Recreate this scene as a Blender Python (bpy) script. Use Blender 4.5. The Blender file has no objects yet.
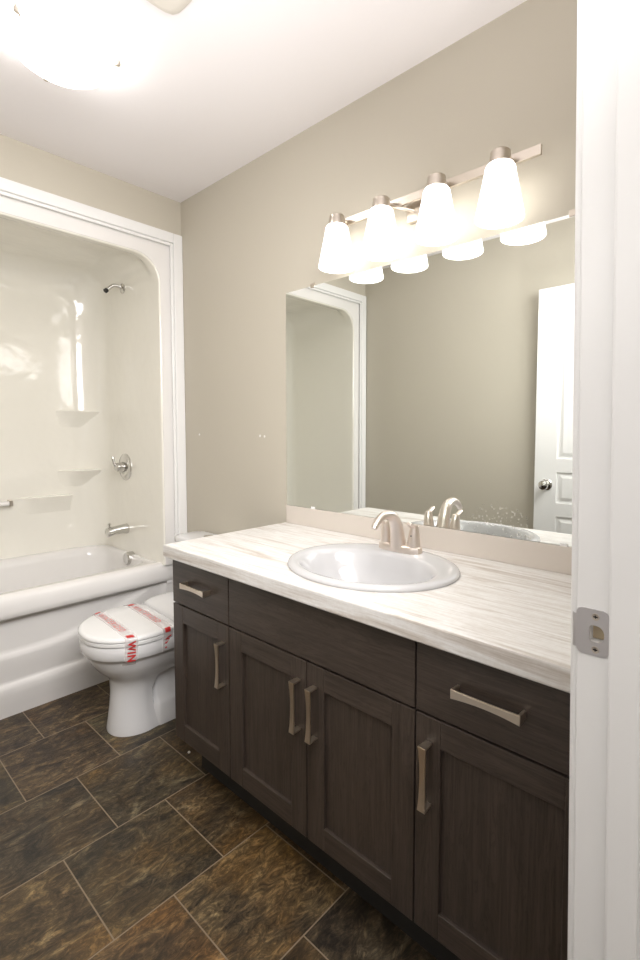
import bpy, bmesh, math, random
from mathutils import Vector, Matrix
random.seed(7)
C = bpy.context.scene.collection
S = bpy.context.scene

# ------------------------------------------------------------------ camera
CAM_D, CAM_H, FPX = 1.4175, 1.2625, 490.7135
YAW, PIT, ROL = math.radians(48.3184), math.radians(3.3165), math.radians(0.0711)
fw = Vector((math.sin(YAW)*math.cos(PIT), math.cos(YAW)*math.cos(PIT), -math.sin(PIT)))
rt = Vector((math.cos(YAW), -math.sin(YAW), 0))
up = rt.cross(fw)
r2 = rt*math.cos(ROL)+up*math.sin(ROL)
u2 = -rt*math.sin(ROL)+up*math.cos(ROL)
cd = bpy.data.cameras.new('camera')
cam = bpy.data.objects.new('camera', cd)
C.objects.link(cam)
cd.sensor_fit = 'VERTICAL'
cd.sensor_height = 36.0
cd.sensor_width = 24.0
cd.lens = FPX/960*36
cd.shift_x = (320-342.52)/960
cd.shift_y = (459.95-480)/960
cd.clip_start = 0.02
m = Matrix((r2, u2, -fw)).transposed().to_4x4()
m.translation = Vector((-CAM_D, 0, CAM_H))
cam.matrix_world = m
S.camera = cam

# ------------------------------------------------------------------ world, exposure
w = bpy.data.worlds.new('world')
S.world = w
w.use_nodes = True
w.node_tree.nodes['Background'].inputs[0].default_value = (1.0, 0.97, 0.95, 1)
w.node_tree.nodes['Background'].inputs[1].default_value = 0.35
S.view_settings.view_transform = 'Standard'
S.view_settings.look = 'None'
S.view_settings.gamma = 1
S.view_settings.use_curve_mapping = False
S.view_settings.exposure = 1.42
SHADE_EMIT = 1.05
DOME_EMIT = 3.3

# added fill light under the hallway ceiling, behind the camera
ld = bpy.data.lights.new('hall_fill', 'AREA')
ld.shape = 'RECTANGLE'; ld.size = 1.2; ld.size_y = 1.0
ld.energy = 5; ld.color = (1.0, 0.97, 0.96)
lo = bpy.data.objects.new('hall_fill', ld)
lo.location = (-1.3, -0.75, 2.40)
C.objects.link(lo)
# added fill spot, bounced off the ceiling just inside the door
fd = bpy.data.lights.new('bounce_fill', 'SPOT')
fd.energy = 30; fd.color = (1.0, 0.975, 0.98)
fd.spot_size = math.radians(108); fd.spot_blend = 1.0; fd.shadow_soft_size = 0.08
fo = bpy.data.objects.new('bounce_fill', fd)
fo.location = (-1.22, 0.40, 1.25)
fo.rotation_euler = (math.radians(172), math.radians(4), 0)
C.objects.link(fo)
# added area fill inside the door, brightens the tub alcove
sd = bpy.data.lights.new('tub_fill', 'AREA')
sd.shape = 'RECTANGLE'; sd.size = 0.9; sd.size_y = 0.8
sd.energy = 7.5; sd.spread = math.radians(135); sd.color = (1.0, 0.985, 0.98)
so = bpy.data.objects.new('tub_fill', sd)
so.location = (-1.05, 0.40, 1.90)
so.rotation_euler = (Vector((-0.95, 2.6, 0.8))-so.location).to_track_quat('-Z', 'Y').to_euler()
C.objects.link(so)

# ------------------------------------------------------------------ materials
def nodes_of(name):
    mt = bpy.data.materials.new(name)
    mt.use_nodes = True
    nt = mt.node_tree
    return mt, nt, nt.nodes['Principled BSDF']

def simple(name, col, rough=0.5, metal=0.0, coat=0.0, bump=0.0, bscale=50, spec=0.5, bdist=0.002):
    mt, nt, b = nodes_of(name)
    b.inputs['Base Color'].default_value = (*col, 1)
    b.inputs['Roughness'].default_value = rough
    b.inputs['Metallic'].default_value = metal
    b.inputs['Coat Weight'].default_value = coat
    b.inputs['Coat Roughness'].default_value = 0.05
    b.inputs['Specular IOR Level'].default_value = spec
    tc = nt.nodes.new('ShaderNodeTexCoord')
    n = nt.nodes.new('ShaderNodeTexNoise')
    n.inputs['Scale'].default_value = bscale
    n.inputs['Detail'].default_value = 3
    nt.links.new(tc.outputs['Object'], n.inputs['Vector'])
    if bump:
        bp = nt.nodes.new('ShaderNodeBump')
        bp.inputs['Strength'].default_value = bump
        bp.inputs['Distance'].default_value = bdist
        nt.links.new(n.outputs['Fac'], bp.inputs['Height'])
        nt.links.new(bp.outputs['Normal'], b.inputs['Normal'])
        if coat: nt.links.new(bp.outputs['Normal'], b.inputs['Coat Normal'])
    else:
        r = nt.nodes.new('ShaderNodeMapRange')
        r.inputs['To Min'].default_value = max(rough-0.03, 0.0)
        r.inputs['To Max'].default_value = rough+0.03
        nt.links.new(n.outputs['Fac'], r.inputs['Value'])
        nt.links.new(r.outputs['Result'], b.inputs['Roughness'])
    return mt

def ramp(nt, src, stops):
    r = nt.nodes.new('ShaderNodeValToRGB')
    e = r.color_ramp.elements
    e[0].position, e[0].color = stops[0][0], (*stops[0][1], 1)
    e[1].position, e[1].color = stops[-1][0], (*stops[-1][1], 1)
    for p, c in stops[1:-1]:
        k = e.new(p); k.color = (*c, 1)
    nt.links.new(src, r.inputs['Fac'])
    return r.outputs['Color']

def mix(nt, a, b, fac, mode='MIX'):
    n = nt.nodes.new('ShaderNodeMix')
    n.data_type = 'RGBA'; n.blend_type = mode
    for s, v in ((n.inputs[6], a), (n.inputs[7], b), (n.inputs[0], fac)):
        if hasattr(v, 'is_linked'): nt.links.new(v, s)
        elif isinstance(v, tuple): s.default_value = (*v, 1)
        else: s.default_value = v
    return n.outputs[2]

def math_(nt, op, a, b=0.0):
    n = nt.nodes.new('ShaderNodeMath'); n.operation = op
    for s, v in ((n.inputs[0], a), (n.inputs[1], b)):
        if hasattr(v, 'is_linked'): nt.links.new(v, s)
        else: s.default_value = v
    return n.outputs[0]

def mapping(nt, scale, rot=(0, 0, 0), loc=(0, 0, 0), src=None):
    if src is None:
        g = nt.nodes.new('ShaderNodeNewGeometry')
        src = g.outputs['Position']
    mp = nt.nodes.new('ShaderNodeMapping')
    mp.inputs['Scale'].default_value = scale
    mp.inputs['Rotation'].default_value = rot
    mp.inputs['Location'].default_value = loc
    nt.links.new(src, mp.inputs['Vector'])
    return mp.outputs['Vector']

def noise(nt, vec, scale, detail=4, rough=0.5, dist=0.0):
    n = nt.nodes.new('ShaderNodeTexNoise')
    n.inputs['Scale'].default_value = scale
    n.inputs['Detail'].default_value = detail
    n.inputs['Roughness'].default_value = rough
    n.inputs['Distortion'].default_value = dist
    nt.links.new(vec, n.inputs['Vector'])
    return n.outputs['Fac']

M = {}
M['wall'] = simple('beige wall paint', (0.54, 0.50, 0.42), 0.6, bump=0.12, bscale=260, bdist=0.001)
M['ceiling'] = simple('ceiling paint', (0.93, 0.90, 0.91), 0.85, bump=0.15, bscale=180, bdist=0.001)
M['trim'] = simple('white trim paint', (0.85, 0.845, 0.835), 0.3, bump=0.05, bscale=60)
M['fiberglass'] = simple('glossy cream fiberglass', (0.88, 0.855, 0.78), 0.08, bump=0.30, bscale=4.5, bdist=0.02, spec=1.0)
M['acrylic'] = simple('glossy white acrylic', (0.82, 0.80, 0.78), 0.10, bump=0.04, bscale=9, bdist=0.01)
M['porcelain'] = simple('white glazed porcelain', (0.76, 0.755, 0.76), 0.08)
M['basin'] = simple('white vitreous china', (0.53, 0.525, 0.53), 0.10)
M['seat'] = simple('white moulded plastic', (0.86, 0.855, 0.85), 0.2)
M['chrome'] = simple('polished chrome', (0.62, 0.61, 0.59), 0.12, metal=1)
M['nickel'] = simple('brushed nickel', (0.62, 0.56, 0.49), 0.30, metal=1)
M['pull'] = simple('satin nickel pull', (0.78, 0.70, 0.60), 0.30, metal=1)
M['faucet'] = simple('satin nickel faucet', (0.80, 0.72, 0.66), 0.36, metal=1)
M['steel'] = simple('satin steel plate', (0.66, 0.64, 0.65), 0.42, metal=1)
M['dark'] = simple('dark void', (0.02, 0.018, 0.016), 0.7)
M['bare'] = simple('bare cream wood', (0.50, 0.40, 0.26), 0.6)
M['red'] = simple('red printing ink', (0.60, 0.03, 0.03), 0.4)
M['grille'] = simple('ivory plastic', (0.74, 0.70, 0.63), 0.45)
M['plaster'] = simple('white wall filler', (0.80, 0.78, 0.74), 0.8)
M['splash'] = simple('pale beige laminate', (0.63, 0.575, 0.515), 0.35)

def tape_mat():
    mt, nt, b = nodes_of('clear packing tape')
    b.inputs['Base Color'].default_value = (0.92, 0.84, 0.83, 1)
    b.inputs['Roughness'].default_value = 0.2
    b.inputs['Alpha'].default_value = 0.38
    return mt
M['tape'] = tape_mat()

def glow(name, col, strength):
    mt, nt, b = nodes_of(name)
    b.inputs['Base Color'].default_value = (0.9, 0.9, 0.88, 1)
    b.inputs['Roughness'].default_value = 0.25
    b.inputs['Emission Color'].default_value = (*col, 1)
    b.inputs['Emission Strength'].default_value = strength
    return mt
M['shade'] = glow('lit frosted glass shade', (1.0, 0.97, 0.935), SHADE_EMIT)
M['dome'] = glow('lit frosted glass dome', (1.0, 0.975, 0.95), DOME_EMIT)

def tile_mat():
    mt, nt, b = nodes_of('slate look floor tile')
    g = nt.nodes.new('ShaderNodeNewGeometry')
    TW, TH = 0.3205, 0.3427
    # bricks run along x; a joint at x=-0.6155 in the odd rows, -0.775 in the even ones
    vec = mapping(nt, (1, 1, 1), loc=(0.6155+0.3205*20, -0.8435+TH*10, 0), src=g.outputs['Position'])
    br = nt.nodes.new('ShaderNodeTexBrick')
    br.offset = 0.5; br.offset_frequency = 2
    br.inputs['Scale'].default_value = 1
    br.inputs['Mortar Size'].default_value = 0.0019
    br.inputs['Mortar Smooth'].default_value = 0.15
    br.inputs['Brick Width'].default_value = TW
    br.inputs['Row Height'].default_value = TH
    br.inputs['Color1'].default_value = (0, 0, 0, 1)
    br.inputs['Color2'].default_value = (1, 1, 1, 1)
    br.inputs['Mortar'].default_value = (0.5, 0.5, 0.5, 1)
    nt.links.new(vec, br.inputs['Vector'])
    rnd = br.outputs['Color']
    off = nt.nodes.new('ShaderNodeVectorMath'); off.operation = 'SCALE'
    off.inputs['Scale'].default_value = 9.0
    nt.links.new(rnd, off.inputs[0])
    add = nt.nodes.new('ShaderNodeVectorMath'); add.operation = 'ADD'
    nt.links.new(g.outputs['Position'], add.inputs[0])
    nt.links.new(off.outputs[0], add.inputs[1])
    v1 = mapping(nt, (1.0, 2.1, 1.0), rot=(0, 0, math.radians(28)), src=add.outputs[0])
    n1 = noise(nt, v1, 4.6, 10, 0.66, 1.9)
    n2 = noise(nt, v1, 17, 10, 0.78, 2.2)
    n3 = noise(nt, mapping(nt, (1, 1, 1), src=add.outputs[0]), 3.2, 3, 0.5, 0.4)
    col = ramp(nt, n1, [(0.28, (0.014, 0.011, 0.009)), (0.44, (0.040, 0.030, 0.022)), (0.56, (0.080, 0.060, 0.040)), (0.70, (0.19, 0.155, 0.11))])
    rust = mix(nt, col, (0.15, 0.085, 0.030), math_(nt, 'MULTIPLY', ramp(nt, n3, [(0.48, (0, 0, 0)), (0.68, (1, 1, 1))]), 0.55))
    fine = ramp(nt, n2, [(0.34, (0.28, 0.27, 0.27)), (0.5, (0.88, 0.88, 0.86)), (0.64, (2.2, 2.1, 1.9))])
    c2 = mix(nt, rust, fine, 1.0, 'MULTIPLY')
    tint = ramp(nt, rnd, [(0.0, (0.75, 0.76, 0.82)), (0.3, (1.45, 1.15, 0.80)), (0.5, (1.05, 1.05, 0.9)), (0.72, (0.62, 0.60, 0.62)), (1.0, (1.45, 1.32, 1.08))])
    c3 = mix(nt, mix(nt, c2, tint, 1.0, 'MULTIPLY'), (1.10, 1.12, 1.02), 1.0, 'MULTIPLY')
    c4 = mix(nt, c3, (0.25, 0.19, 0.125), br.outputs['Fac'])
    nt.links.new(c4, b.inputs['Base Color'])
    b.inputs['Roughness'].default_value = 0.42
    h = math_(nt, 'ADD', math_(nt, 'MULTIPLY', n1, 0.6), math_(nt, 'MULTIPLY', n2, 0.5))
    h = math_(nt, 'SUBTRACT', h, math_(nt, 'MULTIPLY', br.outputs['Fac'], 0.6))
    bp = nt.nodes.new('ShaderNodeBump')
    bp.inputs['Strength'].default_value = 0.55
    bp.inputs['Distance'].default_value = 0.004
    nt.links.new(h, bp.inputs['Height'])
    nt.links.new(bp.outputs['Normal'], b.inputs['Normal'])
    return mt
M['tile'] = tile_mat()

def wood_mat(name, axis):
    mt, nt, b = nodes_of(name)
    sc = {'z': (9, 9, 0.9), 'y': (9, 0.9, 9)}[axis]
    v = mapping(nt, sc)
    n1 = noise(nt, v, 3.2, 5, 0.6, 1.3)
    v2 = mapping(nt, tuple(s*6 if s > 2 else s*1.6 for s in sc))
    n2 = noise(nt, v2, 3.0, 5, 0.7, 0.3)
    wv = math_(nt, 'FRACT', math_(nt, 'MULTIPLY', n1, 9.0))
    wv = math_(nt, 'ABSOLUTE', math_(nt, 'SUBTRACT', wv, 0.5))
    c1 = ramp(nt, n1, [(0.25, (0.042, 0.0315, 0.0250)), (0.75, (0.072, 0.054, 0.0435))])
    c2 = mix(nt, c1, ramp(nt, n2, [(0.3, (0.62, 0.60, 0.58)), (0.55, (1.0, 1.0, 1.0)), (0.75, (1.2, 1.2, 1.22))]), 1.0, 'MULTIPLY')
    c3 = mix(nt, c2, ramp(nt, wv, [(0.0, (0.66, 0.64, 0.62)), (0.16, (1, 1, 1)), (0.5, (1.06, 1.06, 1.06))]), 0.8, 'MULTIPLY')
    nt.links.new(c3, b.inputs['Base Color'])
    b.inputs['Roughness'].default_value = 0.36
    bp = nt.nodes.new('ShaderNodeBump')
    bp.inputs['Strength'].default_value = 0.25
    bp.inputs['Distance'].default_value = 0.001
    nt.links.new(n2, bp.inputs['Height'])
    nt.links.new(bp.outputs['Normal'], b.inputs['Normal'])
    return mt
M['wood_v'] = wood_mat('dark stained oak upright grain', 'z')
M['wood_h'] = wood_mat('dark stained oak level grain', 'y')

def laminate_mat():
    mt, nt, b = nodes_of('streaked stone laminate')
    v = mapping(nt, (9.0, 0.75, 9.0), rot=(0, 0, math.radians(-3)))
    n1 = noise(nt, v, 2.6, 6, 0.62, 0.7)
    v2 = mapping(nt, (34.0, 1.6, 34.0), rot=(0, 0, math.radians(-3)))
    n2 = noise(nt, v2, 3.0, 5, 0.7, 0.4)
    n3 = noise(nt, mapping(nt, (1, 1, 1)), 90, 4, 0.7)
    c1 = ramp(nt, n1, [(0.30, (0.42, 0.36, 0.30)), (0.40, (0.62, 0.58, 0.54)), (0.50, (0.78, 0.77, 0.755)), (0.60, (0.68, 0.65, 0.62)), (0.74, (0.80, 0.795, 0.785))])
    c2 = mix(nt, c1, ramp(nt, n2, [(0.33, (0.78, 0.74, 0.70)), (0.5, (1, 1, 1)), (0.7, (1.04, 1.04, 1.05))]), 0.8, 'MULTIPLY')
    c3 = mix(nt, c2, ramp(nt, n3, [(0.35, (0.93, 0.92, 0.90)), (0.65, (1.02, 1.02, 1.02))]), 0.7, 'MULTIPLY')
    nt.links.new(c3, b.inputs['Base Color'])
    b.inputs['Roughness'].default_value = 0.38
    return mt
M['laminate'] = laminate_mat()

def mirror_mat():
    mt, nt, b = nodes_of('silvered mirror glass with dried drops')
    b.inputs['Metallic'].default_value = 1.0
    b.inputs['Roughness'].default_value = 0.0
    b.inputs['Base Color'].default_value = (0.86, 0.885, 0.86, 1)
    g = nt.nodes.new('ShaderNodeNewGeometry')
    vo = nt.nodes.new('ShaderNodeTexVoronoi')
    vo.feature = 'DISTANCE_TO_EDGE'
    vo.inputs['Scale'].default_value = 55
    nt.links.new(g.outputs['Position'], vo.inputs['Vector'])
    vd = nt.nodes.new('ShaderNodeTexVoronoi')
    vd.inputs['Scale'].default_value = 120
    nt.links.new(g.outputs['Position'], vd.inputs['Vector'])
    sp = nt.nodes.new('ShaderNodeSeparateXYZ')
    nt.links.new(g.outputs['Position'], sp.inputs[0])
    dy = math_(nt, 'DIVIDE', math_(nt, 'SUBTRACT', sp.outputs[1], 0.625), 0.12)
    dz = math_(nt, 'DIVIDE', math_(nt, 'SUBTRACT', sp.outputs[2], 0.955), 0.10)
    d = math_(nt, 'ADD', math_(nt, 'MULTIPLY', dy, dy), math_(nt, 'MULTIPLY', dz, dz))
    mask = math_(nt, 'SUBTRACT', 1.0, math_(nt, 'MINIMUM', d, 1.0))
    nz = noise(nt, mapping(nt, (1, 1, 1), src=g.outputs['Position']), 45, 3, 0.6)
    dots = math_(nt, 'LESS_THAN', vd.outputs['Distance'], 0.24)
    keep = math_(nt, 'GREATER_THAN', nz, 0.44)
    fac = math_(nt, 'MULTIPLY', math_(nt, 'MULTIPLY', dots, keep), math_(nt, 'MINIMUM', math_(nt, 'MULTIPLY', mask, 1.6), 0.75))
    df = nt.nodes.new('ShaderNodeBsdfDiffuse')
    df.inputs['Color'].default_value = (0.8, 0.78, 0.74, 1)
    ms = nt.nodes.new('ShaderNodeMixShader')
    nt.links.new(fac, ms.inputs[0])
    nt.links.new(b.outputs[0], ms.inputs[1])
    nt.links.new(df.outputs[0], ms.inputs[2])
    nt.links.new(ms.outputs[0], nt.nodes['Material Output'].inputs['Surface'])
    return mt
M['mirror'] = mirror_mat()

# ------------------------------------------------------------------ helpers
def thing(name, label, cat, loc=(0, 0, 0), group=None, rotz=0):
    o = bpy.data.objects.new(name, None)
    o.empty_display_size = 0.05
    C.objects.link(o)
    o.location = loc
    o.rotation_euler = (0, 0, rotz)
    o['label'] = label; o['category'] = cat
    if group: o['group'] = group
    return o

def wloc(o):
    v = Vector((0, 0, 0))
    while o is not None:
        v = v + o.location
        o = o.parent
    return v

def obj(name, bm, mats, parent=None, smooth=False, world=True, loc=None, angle=35):
    """link a bmesh as ONE object; world=True: verts are world coordinates"""
    bmesh.ops.remove_doubles(bm, verts=bm.verts, dist=1e-6)
    bmesh.ops.recalc_face_normals(bm, faces=bm.faces)
    base = wloc(parent) if parent is not None else Vector((0, 0, 0))
    if world:
        off = base + (Vector(loc) if loc else Vector((0, 0, 0)))
        if parent is None and loc is None: off = Vector((0, 0, 0))
        for v in bm.verts: v.co -= off
    me = bpy.data.meshes.new(name)
    bm.to_mesh(me); bm.free()
    if not isinstance(mats, (list, tuple)): mats = [mats]
    for k in mats: me.materials.append(k)
    if smooth:
        for p in me.polygons: p.use_smooth = True
        try: me.set_sharp_from_angle(angle=math.radians(angle))
        except Exception: pass
    o = bpy.data.objects.new(name, me)
    C.objects.link(o)
    if parent is not None: o.parent = parent
    if loc: o.location = loc
    return o

def tag(o, label, cat, group=None):
    o['label'] = label; o['category'] = cat
    if group: o['group'] = group
    return o

def struct(name, bm, m, label=None, **k):
    o = obj(name, bm, m, **k)
    o['kind'] = 'structure'
    if label: o['label'] = label; 
    return o

def copy_tree(o, parent=None):
    c = o.copy(); C.objects.link(c); c.parent = parent
    for ch in o.children: copy_tree(ch, c)
    return c

def box(bm, x0, x1, y0, y1, z0, z1, bev=0.0, seg=2, mi=0):
    t = bmesh.new()
    vs = [t.verts.new((x, y, z)) for x in (x0, x1) for y in (y0, y1) for z in (z0, z1)]
    for f in ((0, 1, 3, 2), (4, 6, 7, 5), (0, 4, 5, 1), (2, 3, 7, 6), (0, 2, 6, 4), (1, 5, 7, 3)):
        t.faces.new([vs[i] for i in f])
    bmesh.ops.recalc_face_normals(t, faces=t.faces)
    if bev:
        bmesh.ops.bevel(t, geom=t.edges[:], offset=bev, segments=seg, profile=0.5, affect='EDGES')
    for f in t.faces: f.material_index = mi
    merge(bm, t)

def merge(bm, t, mat=None):
    if mat is not None: bmesh.ops.transform(t, matrix=mat, verts=t.verts)
    mp = {}
    for v in t.verts: mp[v] = bm.verts.new(v.co)
    for f in t.faces:
        try:
            n = bm.faces.new([mp[v] for v in f.verts]); n.material_index = f.material_index
        except ValueError: pass
    t.free()

def loft(bm, rings, cap0=True, cap1=True, closed=True, mi=0):
    R = [[bm.verts.new(p) for p in r] for r in rings]
    n = len(R[0])
    for a, b in zip(R, R[1:]):
        for i in range(n if closed else n-1):
            j = (i+1) % n
            f = bm.faces.new((a[i], a[j], b[j], b[i])); f.material_index = mi
    if cap0: bm.faces.new(R[0][::-1]).material_index = mi
    if cap1: bm.faces.new(R[-1]).material_index = mi

def tube(bm, pts, rad, seg=14, cap=True, flat=None):
    pts = [Vector(p) for p in pts]
    if not hasattr(rad, '__len__'): rad = [rad]*len(pts)
    rings = []
    prev = None
    for i, p in enumerate(pts):
        d = (pts[min(i+1, len(pts)-1)]-pts[max(i-1, 0)]).normalized()
        if prev is None:
            a = Vector((0, 0, 1)) if abs(d.z) < 0.9 else Vector((1, 0, 0))
            n = d.cross(a).normalized()
        else:
            n = (prev - d*prev.dot(d)).normalized()
        prev = n
        b = d.cross(n)
        r = rad[i]
        ra, rb = r if hasattr(r, '__len__') else (r, r)
        rings.append([p+n*(ra*math.cos(2*math.pi*k/seg))+b*(rb*math.sin(2*math.pi*k/seg)) for k in range(seg)])
    loft(bm, rings, cap, cap)

def smooth_path(pts, n=8):
    P = [Vector(p) for p in pts]
    P = [P[0]*2-P[1]]+P+[P[-1]*2-P[-2]]
    out = []
    for i in range(1, len(P)-2):
        for k in range(n):
            t = k/n
            a, b, c, d = P[i-1], P[i], P[i+1], P[i+2]
            out.append(0.5*((2*b)+(c-a)*t+(2*a-5*b+4*c-d)*t*t+(3*b-a-3*c+d)*t**3))
    out.append(P[-2])
    return out

def lathe(bm, prof, center, axis='z', seg=32, cap0=True, cap1=True):
    """prof: (radius, height) pairs along the axis"""
    c = Vector(center)
    A = {'z': (Vector((1, 0, 0)), Vector((0, 1, 0)), Vector((0, 0, 1))),
         'x': (Vector((0, 1, 0)), Vector((0, 0, 1)), Vector((1, 0, 0))),
         'y': (Vector((1, 0, 0)), Vector((0, 0, 1)), Vector((0, 1, 0)))}[axis] if isinstance(axis, str) else axis
    rings = []
    for r, h in prof:
        rings.append([c+A[2]*h+A[0]*(r*math.cos(2*math.pi*k/seg))+A[1]*(r*math.sin(2*math.pi*k/seg)) for k in range(seg)])
    loft(bm, rings, cap0, cap1)

# ================================================================== SETTING
W, YF, YN, HC = 1.56, 2.407, 0.187, 2.464     # room width, tub wall, door wall, ceiling
YB = 3.24
JX, JL = -0.77, -1.535                         # right and left door jamb faces

bm = bmesh.new(); box(bm, -W-0.1, 0.12, -1.6, YB+0.1, -0.05, 0); struct('floor', bm, M['tile'], 'dark brown slate look tile floor')
bm = bmesh.new(); box(bm, -W-0.1, 0.12, YN-0.115, YB+0.1, HC, HC+0.05); struct('ceiling', bm, M['ceiling'], 'flat white ceiling')
bm = bmesh.new(); box(bm, 0, 0.1, YN-0.115, YB+0.1, 0, HC); struct('wall_right', bm, M['wall'], 'beige wall behind the vanity')
bm = bmesh.new(); box(bm, -W-0.1, -W, YN-0.115, YB+0.1, 0, HC); struct('wall_left', bm, M['wall'], 'plain beige wall seen in the mirror')
# wall over the tub opening, with the alcove's back wall behind it
bm = bmesh.new()
box(bm, -W, 0, YF, YF+0.1, 2.235, HC)
struct('wall_back', bm, M['wall'], 'beige wall strip over the tub opening')
bm = bmesh.new()
box(bm, -W, 0, YB, YB+0.1, 0, HC)
struct('wall_alcove', bm, M['wall'])
# door wall: piece right of the door, over the door and a sliver left of it
bm = bmesh.new()
box(bm, JX+0.02, 0, YN-0.115, YN-0.003, 0, HC)
box(bm, -W, JX+0.02, YN-0.115, YN, 2.07, HC)
box(bm, -W, JL-0.012, YN-0.115, YN, 0, 2.07)
struct('wall_front', bm, M['wall'])
# hallway behind the camera
bm = bmesh.new(); box(bm, -3.0, 1.2, -1.7, -1.6, 0, HC); struct('wall_hall', bm, M['wall'])
bm = bmesh.new(); box(bm, -3.0, 1.2, -1.7, YN-0.115, HC, HC+0.05); struct('ceiling_hall', bm, M['ceiling'])
bm = bmesh.new(); box(bm, -3.0, -W-0.1, -1.6, YN-0.115, -0.05, 0); box(bm, 0.12, 1.2, -1.6, YN-0.115, -0.05, 0); struct('floor_hall', bm, M['tile'])

# casing round the tub opening: stepped profile
def casing(bm):
    def piece(w0, w1, y0, y1, bev):
        # a frame of width w0..w1 measured in from the outer edge; three sides
        o0, o1 = w0, w1
        xl, xr, zt = -1.555, -0.001, 2.289
        for a, b in (((xr-o1, xr-o0), (0.0, zt-o0)), ((xl+o0, xl+o1), (0.0, zt-o0))):
            box(bm, a[0], a[1], y0, y1, b[0], b[1], bev)
        box(bm, xl+o1, xr-o1, y0, y1, zt-o1, zt-o0, bev)
    piece(0.0, 0.051, YF-0.015, YF, 0.004)
    piece(0.0512, 0.067, YF-0.009, YF, 0.004)
bm = bmesh.new(); casing(bm)
struct('trim_1', bm, M['trim'], 'white casing round the tub opening')

bm = bmesh.new()
box(bm, -0.014, 0, 1.60, YF-0.018, 0, 0.10, 0.003)
struct('baseboard_right', bm, M['trim'])
bm = bmesh.new()
box(bm, -W, -W+0.014, 1.16, YF-0.018, 0, 0.10, 0.003)
struct('baseboard_left', bm, M['trim'])

# door frame: right jamb with stop, head, left jamb
def bool_cut(o, cutter_bm):
    me = bpy.data.meshes.new('cut'); bmesh.ops.recalc_face_normals(cutter_bm, faces=cutter_bm.faces); cutter_bm.to_mesh(me); cutter_bm.free()
    c = bpy.data.objects.new('cut', me); C.objects.link(c)
    md = o.modifiers.new('b', 'BOOLEAN'); md.operation = 'DIFFERENCE'; md.object = c; md.solver = 'EXACT'
    bpy.context.view_layer.update()
    new = bpy.data.meshes.new_from_object(o.evaluated_get(bpy.context.evaluated_depsgraph_get()))
    o.modifiers.clear(); o.data = new
    bpy.data.objects.remove(c)
SX, SY, SZ = JX, 0.1655, 1.0145     # strike plate centre
bm = bmesh.new()
box(bm, JX, JX+0.019, YN-0.117, YN-0.0025, 0, 2.07, 0.0015)
jamb = struct('trim_2', bm, M['trim'], 'white painted door jamb in the foreground')
cb = bmesh.new(); box(cb, JX-0.01, JX+0.014, SY-0.0125, SY+0.004, SZ-0.011, SZ+0.011)
bool_cut(jamb, cb)
jamb.data.materials.clear(); jamb.data.materials.append(M['trim'])
bm = bmesh.new()
box(bm, JX-0.011, JX, 0.112, 0.146, 0, 2.04, 0.003)
obj('door_stop', bm, M['trim'], jamb)
bm = bmesh.new(); box(bm, JX+0.0135, JX+0.0145, SY-0.012, SY+0.0035, SZ-0.0105, SZ+0.0105); lathe(bm, [(0.0028, 0), (0.0028, 0.0008)], (JX+0.0125, SY-0.004, SZ+0.003), 'x', 12)
obj('latch_pocket', bm, M['bare'], jamb)
bm = bmesh.new()
box(bm, JL, JX, YN-0.117, YN+0.001, 2.05, 2.07, 0.0015)
box(bm, JL-0.012, JL, YN-0.117, YN+0.001, 0, 2.07, 0.0015)
box(bm, JL, JX, 0.112, 0.146, 2.04, 2.05, 0.002)
struct('trim_3', bm, M['trim'])
bm = bmesh.new()   # casing on the room side
for w0, w1, t in ((0, 0.02, 0.016), (0.02, 0.055, 0.012), (0.055, 0.062, 0.008)):
    box(bm, JX+0.067-w1, JX+0.067-w0, YN-0.0025, YN+t-0.0035, 0, 2.065+0.062-w0, 0.002)
    box(bm, -W, JX+0.067-w1, YN+0.001, YN+t, 2.065+0.062-w1, 2.065+0.062-w0, 0.002)
struct('trim_4', bm, M['trim'])

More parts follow.
